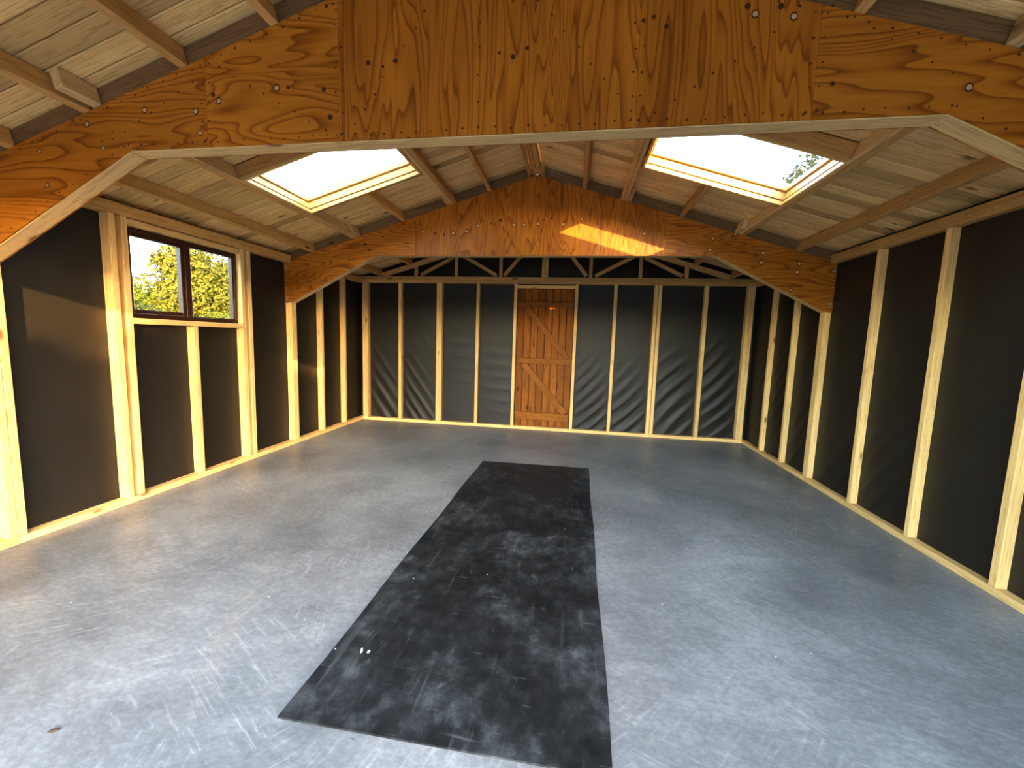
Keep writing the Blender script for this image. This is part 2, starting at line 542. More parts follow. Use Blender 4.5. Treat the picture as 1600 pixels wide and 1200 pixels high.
def beam(name, p0, p1, wide, deep, mat, parent=None, side=Vector((0, 1, 0)), bev=0.0025):
    """timber from p0 to p1 (centre line); 'wide' lies along side, 'deep' across it"""
    p0, p1 = Vector(p0), Vector(p1)
    az = (p1 - p0)
    l = az.length
    az.normalize()
    ax = (side - az * side.dot(az)).normalized()
    ay = az.cross(ax)
    me = box_mesh(name, wide, deep, l, bev, mat)
    return frame_obj(name, me, (p0 + p1) / 2, ax, ay, az, parent)

def join(objs, name, mat, parent):
    """one welded mesh out of several boxes that share a parent"""
    bm = bmesh.new()
    for o in objs:
        t = o.data.copy()
        t.transform(o.matrix_basis)
        bm.from_mesh(t)
        bpy.data.meshes.remove(t)
        bpy.data.objects.remove(o, do_unlink=True)
    me = bpy.data.meshes.new(name)
    bm.to_mesh(me)
    bm.free()
    me.materials.append(mat)
    return link(bpy.data.objects.new(name, me), parent)

# ------------------------------------------------------------------ building dimensions
W, D, YF = 5.70, 5.996, -0.36          # width, back stud face, front wall
ST = 0.080                             # stud depth
MID = W / 2
SL = 0.30304                           # roof slope
Z0 = 2.1606                            # purlin underside at x=-0.08
ANG = math.atan(SL)
def under(x):                          # underside of the purlins
    return Z0 + SL * (x + 0.08) if x <= MID else Z0 + SL * (W + 0.08 - x)
def rpt(side, x, y, off=0.0):          # point on the roof plane, off along the roof normal
    n = Vector((-math.sin(ANG), 0, math.cos(ANG))) if side == 0 else Vector((math.sin(ANG), 0, math.cos(ANG)))
    z = Z0 + SL * (x + 0.08) if side == 0 else Z0 + SL * (W + 0.08 - x)
    return Vector((x, y, z)) + n * off
def rn(side):
    return rpt(side, 1, 0, 1) - rpt(side, 1, 0, 0)
def rs(side):                          # unit vector down the +x direction in the roof plane
    return (rpt(side, 2, 0) - rpt(side, 1, 0)).normalized()
HB = 2.1575                            # underside of the side top plates
PD = 0.098                             # purlin depth
P1A, P1B = 1.836, 1.938                # near plywood frame, front and back face
P2A, P2B = 4.374, 4.474                # far plywood frame

# ------------------------------------------------------------------ ground and floor
g = mesh_obj('ground', [(-60, -60, -0.12), (60, -60, -0.12), (60, 60, -0.12), (-60, 60, -0.12)], [(0, 1, 2, 3)], GRASS)
tag(g, 'rough grass ground around the timber workshop', 'ground', 'structure')
yd = bx('yard', -3.0, 12.0, -14.0, YF - 0.16, -0.14, -0.03, YARD)
tag(yd, 'gravel yard in front of the open workshop door', 'yard', 'structure')
fl = bx('floor', -0.16, W + 0.16, YF - 0.15, D + 0.22, -0.10, 0.0, CONC, bev=0.0, axis=2)
tag(fl, 'grey trowelled concrete floor with pale scratches', 'floor', 'structure')

# ------------------------------------------------------------------ walls
def wall_sheet(name, u_range, v_top, holes, place, panels, seed, du=0.022, dv=0.03):
    """membrane sheet as a grid with creases, split at opening edges; place(u,v,d)->xyz, d towards the room"""
    u0, u1 = u_range
    vmax = max(v_top(u0), v_top(u1), v_top((u0 + u1) / 2))
    us = list(np.arange(u0, u1, du)) + [u1]
    for h in holes: us += [h[0], h[1]]
    us = sorted(set(round(x, 4) for x in us))
    vs = list(np.arange(0.0, 2.16, dv))
    for h in holes: vs += [h[2], h[3]]
    vs = sorted(set(round(x, 4) for x in vs if x >= 0))
    rg = random.Random(seed)
    par = {}
    for i, pn in enumerate(panels):
        par[i] = (rg.uniform(0, 6), rg.uniform(0.8, 1.2), [(rg.uniform(0, 6.28), rg.uniform(0.7, 1.4)) for _ in range(3)])
    def disp(u, v):
        for i, (a, b, ang, amp) in enumerate(panels):
            if a <= u <= b:
                t = (u - a) / (b - a)
                edge = math.sin(math.pi * t) ** 0.5
                ph, k, hs = par[i]
                s = u * math.cos(ang) + v * math.sin(ang)
                w = s * 2 * math.pi / 0.155 * k + ph + 1.3 * math.sin(3.1 * u + 2.2 * v + ph)
                ridge = (0.5 + 0.5 * math.sin(w)) ** 3
                w2 = s * 2 * math.pi / 0.083 * k + hs[0][0] + 0.9 * math.sin(4.3 * v - 2.6 * u)
                ridge += 0.35 * (0.5 + 0.5 * math.sin(w2)) ** 3
                fade = max(0.0, min(1.0, (2.0 - v) / 1.1)) * (0.55 + 0.45 * math.sin(hs[1][0] + 4 * u + 2.5 * v))
                return edge * (0.004 * math.sin(math.pi * t) + amp * ridge * max(0, fade))
        return 0.0
    verts, idx, faces = [], {}, []
    def vid(i, j):
        if (i, j) not in idx:
            idx[(i, j)] = len(verts)
            verts.append(place(us[i], vs[j], disp(us[i], vs[j])))
        return idx[(i, j)]
    for i in range(len(us) - 1):
        for j in range(len(vs) - 1):
            cu, cv = (us[i] + us[i + 1]) / 2, (vs[j] + vs[j + 1]) / 2
            if any(h[0] < cu < h[1] and h[2] < cv < h[3] for h in holes):
                continue
            faces.append((vid(i, j), vid(i + 1, j), vid(i + 1, j + 1), vid(i, j + 1)))
    # upper part up to the roof
    jt = len(vs) - 1
    for i in range(len(us) - 1):
        cu = (us[i] + us[i + 1]) / 2
        k0, k1 = len(verts), len(verts) + 1
        verts.append(place(us[i], v_top(us[i]), 0)); verts.append(place(us[i + 1], v_top(us[i + 1]), 0))
        if any(h[0] < cu < h[1] and h[3] >= vs[jt] - 1e-6 for h in holes):
            continue
        faces.append((vid(i, jt), vid(i + 1, jt), k1, k0))
    o = mesh_obj(name, verts, faces, MEMB, smooth=True)
    bmm = bmesh.new(); bmm.from_mesh(o.data)
    bmesh.ops.remove_doubles(bmm, verts=bmm.verts, dist=0.0005)
    loose = [v for v in bmm.verts if not v.link_faces]
    bmesh.ops.delete(bmm, geom=loose, context='VERTS')
    bmm.to_mesh(o.data); bmm.free()
    sm = o.modifiers.new('thickness', 'SOLIDIFY')
    sm.thickness = 0.025
    sm.offset = -1.0
    return o

BTOP = 0.045                            # bottom plate height
def bk_top(u): return under(u) + 0.13
WIN = (2.628, 3.660, 1.420, 2.105)      # left window opening y0 y1 z0 z1
DOOR = (2.445, 3.292, 0.0, 2.102)
# stud positions
LS = [(0.020, 0.062), (0.630, 0.672), (1.240, 1.282), (1.846, 1.885), (1.887, 1.927), (2.505, 2.549), (2.589, 2.628),
      (3.660, 3.704), (3.745, 3.787), (4.384, 4.422), (4.424, 4.464), (4.957, 4.996), (5.498, 5.536)]
RS = [(0.020, 0.062), (0.640, 0.682), (1.255, 1.297), (1.846, 1.885), (1.887, 1.927), (2.512, 2.556), (3.117, 3.158), (3.731, 3.773),
      (4.384, 4.422), (4.424, 4.464), (4.930, 4.970), (5.446, 5.487)]
def gaps(st, lo, hi):
    e = [lo] + [v for s in sorted(st) for v in s] + [hi]
    return [(e[i], e[i + 1]) for i in range(0, len(e), 2) if e[i + 1] - e[i] > 0.1]

pl = [(a, b, 0.9, 0.0022) for a, b in gaps(LS, YF, D)]
wl = wall_sheet('wall_left', (YF, D + ST), lambda u: 2.315, [WIN], lambda u, v, d: (-ST + d, u, v), pl, 3)
tag(wl, 'black membrane side wall behind pale studs, with the two-pane window', 'wall', 'structure')
pr = [(a, b, -0.75 if a > 3 else -0.6, 0.006 if a > 2.6 else 0.003) for a, b in gaps(RS, YF, D)]
pr = [(a, b, math.pi - 2.45, amp) for a, b, _, amp in pr]
wr = wall_sheet('wall_right', (YF, D + ST), lambda u: 2.315, [], lambda u, v, d: (W + ST - d, u, v), pr, 5)
tag(wr, 'black membrane side wall behind pale studs, without any window', 'wall', 'structure')
BS = [(0.000, 0.045), (0.046, 0.092), (0.598, 0.646), (1.214, 1.256), (1.258, 1.300), (1.834, 1.878), (2.402, 2.446), (3.292, 3.336),
      (3.842, 3.886), (4.392, 4.438), (4.446, 4.492), (5.060, 5.108), (5.610, 5.654), (5.656, 5.700)]
pb = []
for a, b in gaps(BS, -0.02, W + 0.02):
    if a > 2.4 and b < 3.3:
        continue
    if b < 1.3: pb.append((a, b, 0.62, 0.022))
    elif b < 2.5: pb.append((a, b, 1.45, 0.009))
    else: pb.append((a, b, math.pi - 0.78, 0.022))
wb = wall_sheet('wall_back', (-ST, W + ST), bk_top, [DOOR], lambda u, v, d: (u, D + ST - d, v), pb, 9)
tag(wb, 'creased black membrane back wall with studs and the brown door', 'wall', 'structure')

# left wall timbers
for a, b in LS:
    if abs(a - 3.660) < 1e-6:
        bx('stud', -ST, 0, a, b, BTOP, HB, PINE, wl)
    else:
        bx('stud', -ST, 0, a, b, BTOP, HB, PINE, wl)
bx('stud', -ST, 0, 3.122, 3.162, BTOP, 1.375, PINE, wl)
bx('window_sill_rail', -ST, 0.002, 2.629, 3.659, 1.376, 1.419, PINE, wl)
bx('window_head_rail', -ST, -0.004, 2.629, 3.659, 2.106, 2.150, PINE, wl)
for a, b in ((YF, 1.8855), (1.8865, 4.4225), (4.4235, D - 0.001)):
    bx('bottom_plate', -ST, 0.003, a, b, 0.0, BTOP - 0.0005, PINE, wl)
    bx('top_plate', -ST, 0.003, a, b, HB + 0.0005, HB + 0.084, PURLIN, wl)
# right wall timbers
for a, b in RS:
    bx('stud', W, W + ST, a, b, BTOP, HB, PINE, wr)
for a, b in ((YF, 1.8855), (1.8865, 4.4225), (4.4235, D - 0.001)):
    bx('bottom_plate', W - 0.003, W + ST, a, b, 0.0, BTOP - 0.0005, PINE, wr)
    bx('top_plate', W - 0.003, W + ST, a, b, HB + 0.0005, HB + 0.084, PURLIN, wr)
# back wall timbers
for a, b in BS:
    bx('stud', a, b, D, D + ST, BTOP, 2.165, PINE, wb)
for a, b in ((-0.07, 1.2565), (1.2575, 2.442), (2.443, 4.4415), (4.4425, W + 0.07)):
    bx('bottom_plate', a, b, D - 0.003, D + ST, 0.0, BTOP - 0.0005, PINE, wb)
for a, b in ((-0.07, 1.2565), (1.2575, 4.4415), (4.4425, W + 0.07)):
    bx('top_plate', a, b, D - 0.003, D + ST, 2.1655, 2.213, PURLIN, wb)
bx('door_head_rail', 2.4465, 3.2915, D, D + ST - 0.01, 2.104, 2.146, PINE, wb)

# gable truss standing on the back wall
gt = empty('gable_truss', (MID, D + 0.03, 2.2135))
tag(gt, 'brown timber gable truss on top of the back wall', 'truss')
ty = D + 0.022
for a, b in ((-0.06, 2.849), (2.851, W + 0.06)):
    bx('bottom_chord', a, b, D, D + 0.045, 2.2140, 2.262, TRUSSW, gt)
def chord(side, x0, x1):
    a = rpt(side, x0, ty, -0.010); b = rpt(side, x1, ty, -0.010)
    beam('top_chord', a, b, 0.044, 0.070, TRUSSW, gt)
chord(0, 0.33, 2.79); chord(1, W - 0.33, W - 2.79)
for xc, w_ in ((0.88, 0.05), (1.514, 0.046), (2.192, 0.046), (2.820, 0.044), (2.868, 0.044), (3.497, 0.048), (4.184, 0.048), (4.80, 0.05)):
    bx('web_post', xc - w_ / 2, xc + w_ / 2, D + 0.002, D + 0.043, 2.262, under(xc) - 0.040, TRUSSW, gt)
for (xa, za_), (xb, zb) in (((0.95, 2.285), (1.46, 2.545)), ((2.13, 2.285), (1.60, 2.575)), ((2.245, 2.285), (2.74, 2.87)), ((3.44, 2.285), (2.94, 2.90)),
                            ((3.56, 2.285), (4.12, 2.575)), ((4.755, 2.29), (4.235, 2.545))):
    beam('web_diagonal', (xa, D + 0.024, za_), (xb, D + 0.024, zb), 0.036, 0.050, TRUSSW, gt)

# front wall: open doorway under a gable
def fr_sheet():
    y0, y1 = YF - 0.12, YF
    vs = [(-ST - 0.02, 2.175), (W + ST + 0.02, 2.175), (W + ST + 0.02, under(W + ST) + 0.10), (MID, under(MID) + 0.10), (-ST - 0.02, under(-ST) + 0.10)]
    v = [(x, y0, z) for x, z in vs] + [(x, y1, z) for x, z in vs]
    f = [(4, 3, 2, 1, 0), (5, 6, 7, 8, 9)] + [(i, (i + 1) % 5, 5 + (i + 1) % 5, 5 + i) for i in range(5)]
    o = mesh_obj('wall_front', v, f, MEMB)
    return o
wf = fr_sheet()
tag(wf, 'front gable above the wide open workshop doorway', 'wall', 'structure')
FX0, FX1 = 0.42, 5.28                  # the open doorway
bx('side_panel', -ST - 0.02, FX0 - 0.046, YF - 0.06, YF - 0.02, 0.0, 2.1745, MEMB, wf)
bx('side_panel', FX1 + 0.046, W + ST + 0.02, YF - 0.06, YF - 0.02, 0.0, 2.1745, MEMB, wf)
bx('door_post', FX0 - 0.045, FX0, YF - 0.10, YF - 0.001, 0.0, 2.1745, PINE, wf)
bx('door_post', FX1, FX1 + 0.045, YF - 0.10, YF - 0.001, 0.0, 2.1745, PINE, wf)
for xs in (-0.02, 5.62):
    bx('stud', xs, xs + 0.045, YF - 0.0195, YF + 0.06, 0.0, 2.1745, PINE, wf)

# ------------------------------------------------------------------ roof: felt, boards, purlins
SKY = {0: (0.868, 1.902, 2.785, 3.535), 1: (W - 1.890, W - 0.856, 2.785, 3.535)}   # x0 x1 y0 y1 of the lined opening
ceil_ = empty('ceiling', (0, 0, 0))
tag(ceil_, 'pitched boarded roof underside on timber purlins', 'ceiling', 'structure')
YB0, YB1 = YF - 0.12, D + 0.11
def roof_strip(name, side, x0, x1, y0, y1, o0, o1, mat, parent, bev=0.0):
    a = rpt(side, x0, (y0 + y1) / 2, (o0 + o1) / 2)
    b = rpt(side, x1, (y0 + y1) / 2, (o0 + o1) / 2)
    return beam(name, a, b, y1 - y0, o1 - o0, mat, parent, Vector((0, 1, 0)), bev)
for side in (0, 1):
    xe, xr = (-0.16, MID) if side == 0 else (W + 0.16, MID)
    s0, s1, t0, t1 = SKY[side]
    lo, hi = (s0, s1) if side == 0 else (s1, s0)       # from the eave towards the ridge
    m_ = 0.022
    dlo, dhi = (lo - m_, hi + m_) if side == 0 else (lo + m_, hi - m_)
    # felt over the boards
    for (xa, xb, ya, yb) in ((xe, xr, YB0, t0 - m_), (xe, xr, t1 + m_, YB1), (xe, dlo, t0 - m_, t1 + m_), (dhi, xr, t0 - m_, t1 + m_)):
        roof_strip('roofing_felt', side, xa, xb, ya, yb, PD + 0.0195, PD + 0.026, DECK, ceil_)
    y = YB0
    pitch = 0.1053
    y = 1.473 - pitch * math.ceil((1.473 - YB0) / pitch)
    rb = random.Random(20 + side)
    while y < YB1 - 0.02:
        ya, yb = max(y, YB0) + 0.0034, min(y + pitch, YB1) - 0.0034
        of = rb.uniform(0, 0.004)
        if yb < t0 - m_ or ya > t1 + m_:
            segs = [(xe, xr)]
        else:
            segs = [(xe, dlo), (dhi, xr)]
        for xa, xb in segs:
            roof_strip('roof_board', side, xa, xb, ya, yb, PD + of + 0.0005, PD + 0.0185, BOARD, ceil_, 0.003)
        y += pitch

def purlin(side, xa, xb, y0, y1, mat=PURLIN, off=0.0, depth=PD, name='purlin'):
    xm = (xa + xb) / 2
    wd = abs(xb - xa) / math.cos(ANG)
    a = rpt(side, xm, y0, off + depth / 2); b = rpt(side, xm, y1, off + depth / 2)
    return beam(name, a, b, wd, depth - 0.001, mat, ceil_, rs(side))
def mir(side, a): return a if side == 0 else W - a
R1a, R1b = P1A + 0.010, P1B - 0.010     # rafters stand inside the plywood
R2a, R2b = P2A + 0.010, P2B - 0.010
BAYS = ((YF, R1a - 0.001), (R1b + 0.001, R2a - 0.001), (R2b + 0.001, D + 0.072))
for side in (0, 1):
    t0, t1 = SKY[side][2], SKY[side][3]
    for k, (y0, y1) in enumerate(BAYS):
        purlin(side, mir(side, 0.282), mir(side, 0.322), y0, y1)
        purlin(side, mir(side, 2.338), mir(side, 2.376), y0, y1)
        if k == 1:
            purlin(side, mir(side, 0.784), mir(side, 0.824), y0, y1)
            purlin(side, mir(side, 0.8255), mir(side, 0.8455), y0, y1, PINE_OLD)
            purlin(side, mir(side, 1.926), mir(side, 1.956), y0, y1, PINE_OLD)
            purlin(side, mir(side, 1.958), mir(side, 1.996), y0, y1)
            purlin(side, mir(side, 1.368), mir(side, 1.406), y0, t0 - 0.048)
            purlin(side, mir(side, 1.376), mir(side, 1.412), t1 + 0.024, y1)
            # trimmer closing the skylight opening towards the doorway
            a = rpt(side, mir(side, 0.8465), t0 - 0.024, PD / 2); b = rpt(side, mir(side, 1.9250), t0 - 0.024, PD / 2)
            beam('skylight_trimmer', a, b, 0.044, PD - 0.001, PURLIN, ceil_)
        else:
            purlin(side, mir(side, 0.782), mir(side, 0.822), y0, y1)
            purlin(side, mir(side, 1.364), mir(side, 1.404), y0, y1)
            purlin(side, mir(side, 1.856), mir(side, 1.896), y0, y1)
    # short cleats beside the purlin ends
    purlin(side, mir(side, 0.846), mir(side, 0.892), R1a - 0.165, R1a - 0.002, PINE_OLD, 0.004, 0.092, 'cleat')
    purlin(side, mir(side, 0.847), mir(side, 0.885), R2a - 0.155, R2a - 0.002, PINE_OLD, 0.004, 0.092, 'cleat')
    purlin(side, mir(side, 1.888), mir(side, 1.924), R2a - 0.145, R2a - 0.002, PURLIN, 0.004, 0.092, 'cleat')
for y0, y1 in BAYS:
    bx('ridge_board', MID - 0.044, MID - 0.001, y0, y1, under(MID) + 0.004, under(MID) + PD - 0.014, PURLIN, ceil_)
    bx('ridge_board', MID + 0.001, MID + 0.044, y0, y1, under(MID) + 0.010, under(MID) + PD - 0.014, PURLIN, ceil_)
    purlin(0, 2.766, 2.803, y0, y1, PURLIN, 0.0, PD)
bx('cleat', MID + 0.046, MID + 0.088, R2a - 0.16, R2a - 0.002, under(MID) - 0.022, under(MID) + 0.06, PURLIN, ceil_)

# ------------------------------------------------------------------ plywood portal frames
KXL, KXR, KZ = 1.0447, 4.6625, 2.2342     # knees of the lower edge
EB, ET = 1.690, Z0
SEAMS = {1: [1.500, 2.195, 3.520, 4.187], 2: [1.519, 2.192, 3.505, 4.174]}
def low(x):
    if x < 0: return 1.690 + 0.15 * (x + 0.08)
    if x < KXL: return 1.702 + (KZ - 1.702) * x / KXL
    if x <= KXR: return KZ
    if x <= W: return 1.702 + (KZ - 1.702) * (W - x) / (W - KXR)
    return 1.690 + 0.15 * (W + 0.08 - x)
def sheet(x0, x1):
    xs = [x0, x1] + [k for k in (0.0, KXL, MID, KXR, W) if x0 < k < x1]
    xs = sorted(xs)
    bot = [(x, low(x)) for x in xs if x != MID]
    top = [(x, under(x)) for x in xs if x not in (KXL, KXR, 0.0, W) or x in (x0, x1)]
    return bot + top[::-1]
def extr(name, prof, y0, y1, mat, parent, base):
    n = len(prof)
    v = [(x - base[0], y0 - base[1], z - base[2]) for x, z in prof] + [(x - base[0], y1 - base[1], z - base[2]) for x, z in prof]
    f = [tuple(range(n)), tuple(range(2 * n - 1, n - 1, -1))]
    f += [(i, n + i, n + (i + 1) % n, (i + 1) % n) for i in range(n)]
    me = bpy.data.meshes.new(name)
    me.from_pydata(v, [], f)
    me.materials.append(mat)
    bmm = bmesh.new(); bmm.from_mesh(me)
    bmesh.ops.recalc_face_normals(bmm, faces=bmm.faces)
    bmm.to_mesh(me); bmm.free()
    o = bpy.data.objects.new(name, me)
    link(o, parent)
    o.location = base
    return o

def discs(name, pts, y, r, mat, parent, seg=6, thick=0.0012, jit=0.0, squash=1.0):
    v, f = [], []
    rg = random.Random(len(pts))
    for x, z in pts:
        rr = r * (1 + rg.uniform(-jit, jit))
        b0 = len(v)
        for k in range(seg):
            a = 2 * math.pi * k / seg
            v.append((x + rr * math.cos(a), y - thick, z + rr * squash * math.sin(a)))
        for k in range(seg):
            a = 2 * math.pi * k / seg
            v.append((x + rr * math.cos(a), y + 0.001, z + rr * squash * math.sin(a)))
        f.append(tuple(range(b0, b0 + seg)))
        f += [(b0 + k, b0 + seg + k, b0 + seg + (k + 1) % seg, b0 + (k + 1) % seg) for k in range(seg)]
    o = mesh_obj(name, v, f, mat, parent)
    o['kind'] = 'stuff'
    return o

PALE1 = [(1.15, 2.42), (1.44, 2.4), (0.8, 2.37), (0.49, 2.25), (0.89, 2.25), (0.52, 2.08), (1.46, 2.3), (1.88, 2.48), (1.57, 2.44), (3.95, 2.63), (4.09, 2.61), (4.71, 2.32)]
DARK1 = [(1.94, 2.48), (2.12, 2.46), (2.15, 2.34), (2.14, 2.81), (1.54, 2.47), (2.34, 2.56), (2.47, 2.56), (2.41, 2.54), (2.94, 2.56), (3.06, 2.57), (3.0, 2.54), (3.53, 2.64), (3.62, 2.61), (3.57, 2.65), (3.92, 2.66), (4.04, 2.65), (4.25, 2.36)]
PALE2 = [(1.62, 2.49), (1.96, 2.47), (2.11, 2.49), (2.23, 2.55), (2.63, 2.55), (2.73, 2.55), (2.88, 2.56), (3.14, 2.55), (3.33, 2.6), (3.96, 2.45), (4.62, 2.4), (4.6, 2.29), (5.09, 2.26), (5.08, 2.17), (5.41, 2.08), (5.42, 2.16), (5.37, 1.91), (4.82, 2.44)]
DARK2 = [(1.76, 2.47), (1.86, 2.46), (2.38, 2.57), (2.48, 2.6), (2.94, 2.6), (3.02, 2.61), (0.94, 2.36), (1.15, 2.44), (0.99, 2.3)]
BRIGHT2 = [(5.73, 2.09), (-0.05, 2.09), (-0.05, 1.75), (5.73, 1.78)]

def nail_rows(seams, full):
    pts = []
    rg = random.Random(3)
    def row(p, q, step):
        n = max(2, int(math.dist(p, q) / step))
        for i in range(n + 1):
            t = i / n
            pts.append((p[0] + (q[0] - p[0]) * t + rg.uniform(-.006, .006), p[1] + (q[1] - p[1]) * t + rg.uniform(-.005, .005)))
    row((KXL, KZ + 0.024), (KXR, KZ + 0.024), 0.072)
    row((0.0, low(0) + 0.03), (KXL - 0.02, KZ + 0.024), 0.09)
    row((W, low(0) + 0.03), (KXR + 0.02, KZ + 0.024), 0.09)
    row((-0.05, under(0) - 0.04), (MID - 0.03, under(MID) - 0.03), 0.085)
    row((W + 0.05, under(0) - 0.04), (MID + 0.03, under(MID) - 0.03), 0.085)
    for s in seams:
        for dx in (-0.018, 0.018):
            row((s + dx, low(s) + 0.03), (s + dx, under(s) - 0.03), 0.085)
    row((MID, KZ + 0.03), (MID, under(MID) - 0.04), 0.105)
    for (a, b) in (((1.583, 2.588), (2.127, 2.283)), ((2.607, 2.75), (2.27, 2.30)), ((3.10, 2.75), (3.50, 2.303)), ((4.10, 2.60), (3.60, 2.29)), ((4.228, 2.635), (4.72, 2.33)),
                   ((1.43, 2.53), (0.95, 2.29)), ((0.35, 1.98), (0.95, 2.33))):
        row(a, b, 0.078)
    return pts

def portal(no, ya, yb, label):
    base = (MID, (ya + yb) / 2, low(-0.08))
    r = empty('portal_frame', base)
    tag(r, label, 'roof frame', group='plywood roof frames')
    sm = [-ST] + SEAMS[no] + [W + ST]
    mats = [PLY_H, PLY_H if no == 1 else PLY_V, PLY_V, PLY_V, PLY_H]
    for fy0, fy1 in ((ya, ya + 0.009), (yb - 0.009, yb)):
        for i in range(5):
            extr('plywood_sheet', sheet(sm[i] + (0.0006 if i else 0), sm[i + 1] - (0.0006 if i < 4 else 0)), fy0, fy1, mats[i], r, base)
    y0, y1 = ya + 0.0095, yb - 0.0095
    ym = (y0 + y1) / 2
    t = 0.044
    bx('bottom_rail', KXL - 0.004, KXR + 0.004, y0, y1, KZ - 0.003, KZ + t, PINE_OLD, r)
    for sgn in (0, 1):
        X = (lambda x: x) if sgn == 0 else (lambda x: W - x)
        p = Vector((X(0.004), ym, low(0.004) if sgn == 0 else low(W - 0.004))); q = Vector((X(KXL - 0.006), ym, low(X(KXL - 0.006))))
        d = (q - p).normalized()
        nn = Vector((-d.z, 0, d.x)) if sgn == 0 else Vector((d.z, 0, -d.x))
        if nn.z < 0: nn = -nn
        beam('haunch_rail', p + nn * (t / 2 - 0.003), q + nn * (t / 2 - 0.003), y1 - y0, t, PINE_OLD, r)
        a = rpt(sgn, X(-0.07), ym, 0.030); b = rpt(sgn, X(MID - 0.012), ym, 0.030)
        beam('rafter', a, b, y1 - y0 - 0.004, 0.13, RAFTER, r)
    if no == 1:
        nl = discs('nail_heads', nail_rows(SEAMS[1], True), ya, 0.0048, NAIL, r, 6, 0.0006, 0.25)
        pale, dark = PALE1, DARK1
        kr = 0.0100
    else:
        pale, dark = PALE2, DARK2
        kr = 0.014
        discs('screw_heads', BRIGHT2, ya, 0.014, SCREW, r, 10, 0.003)
    discs('knot_rings', pale, ya, kr * 1.4, KRING, r, 12, 0.0005, 0.2, 1.15)
    discs('knots', pale, ya, kr, KPALE, r, 10, 0.0010, 0.15)
    discs('dark_knots', dark, ya, kr * 0.95, KRING, r, 10, 0.0006, 0.3)
    return r
portal(1, P1A, P1B, 'plywood roof frame nearest the doorway, peppered with dark nail heads')
portal(2, P2A, P2B, 'plywood roof frame between skylights and back wall, with a patch of sun')

# ------------------------------------------------------------------ skylights
def ring(prefix, side, x0, x1, y0, y1, wd, o0, o1, mat, parent):
    """four rails around the clear opening x0..x1, y0..y1"""
    xo0, xo1 = x0 - wd, x1 + wd
    roof_strip(prefix, side, xo0, xo1, y0 - wd, y0, o0, o1, mat, parent, 0.0015)
    roof_strip(prefix, side, xo0, xo1, y1, y1 + wd, o0, o1, mat, parent, 0.0015)
    for xa, xb in ((x0 - wd, x0), (x1, x1 + wd)):
        xm = (xa + xb) / 2
        a = rpt(side, xm, y0 + 0.0005, (o0 + o1) / 2); b = rpt(side, xm, y1 - 0.0005, (o0 + o1) / 2)
        beam(prefix, a, b, wd / math.cos(ANG) * 1.0, o1 - o0, mat, parent, rs(side), 0.0015)
for side, nm, lb in ((0, 'window_2', 'pine framed roof window in the roof slope above the wall window'),
                     (1, 'window_3', 'pine framed roof window in the roof slope above the windowless wall')):
    x0, x1, y0, y1 = SKY[side]
    base = rpt(side, (x0 + x1) / 2, (y0 + y1) / 2, 0)
    w_ = empty(nm, tuple(base))
    tag(w_, lb, 'roof window', 'structure')
    ring('lining_board', side, x0, x1, y0, y1, 0.019, -0.002, 0.029, FRAMEW, w_)
    ring('frame_rail', side, x0 + 0.004, x1 - 0.004, y0 + 0.004, y1 - 0.012, 0.022, 0.034, 0.088, FRAMEW, w_)
    ring('sash_rail', side, x0 + 0.018, x1 - 0.018, y0 + 0.020, y1 - 0.036, 0.042, 0.093, 0.128, FRAMEW, w_)
    ring('outer_cladding', side, x0 + 0.006, x1 - 0.006, y0 + 0.008, y1 - 0.024, 0.07, 0.129, 0.150, ALU, w_)
    roof_strip('pane', side, x0 + 0.008, x1 - 0.008, y0 + 0.010, y1 - 0.026, 0.1283, 0.1300, GLASS, w_)

# ------------------------------------------------------------------ side window
w1 = empty('window_1', (-0.065, (WIN[0] + WIN[1]) / 2, WIN[2]))
tag(w1, 'dark brown two-pane window set between pale wall studs', 'window', 'structure')
a, b, c, d = WIN
fx0, fx1 = -0.112, -0.052
bx('frame_rail', fx0, fx1, a + 0.001, b - 0.001, c + 0.001, c + 0.036, BROWN, w1)
bx('frame_rail', fx0, fx1, a + 0.001, b - 0.001, d - 0.032, d - 0.001, BROWN, w1)
bx('frame_stile', fx0, fx1, a + 0.001, a + 0.032, c + 0.037, d - 0.033, BROWN, w1)
bx('frame_stile', fx0, fx1, b - 0.034, b - 0.001, c + 0.037, d - 0.033, BROWN, w1)
bx('mullion', fx0, fx1, 3.118, 3.166, c + 0.037, d - 0.033, BROWN, w1)
def casement(y0, y1, z0, z1, t, tb, nm):
    sash = join([bx('sash', fx0 + 0.008, fx1 - 0.008, y0, y0 + t, z0, z1, BROWN, w1),
                 bx('sash', fx0 + 0.008, fx1 - 0.008, y1 - t, y1, z0, z1, BROWN, w1),
                 bx('sash', fx0 + 0.008, fx1 - 0.008, y0 + t, y1 - t, z0, z0 + tb, BROWN, w1),
                 bx('sash', fx0 + 0.008, fx1 - 0.008, y0 + t, y1 - t, z1 - t, z1, BROWN, w1)], 'sash', BROWN, w1)
    bx('pane', -0.086, -0.082, y0 + t - 0.006, y1 - t + 0.006, z0 + tb - 0.006, z1 - t + 0.006, GLASS, sash, 0.0)
casement(a + 0.033, 3.117, c + 0.038, d - 0.034, 0.030, 0.030, 'l')
casement(3.167, b - 0.035, c + 0.038, d - 0.034, 0.012, 0.006, 'r')

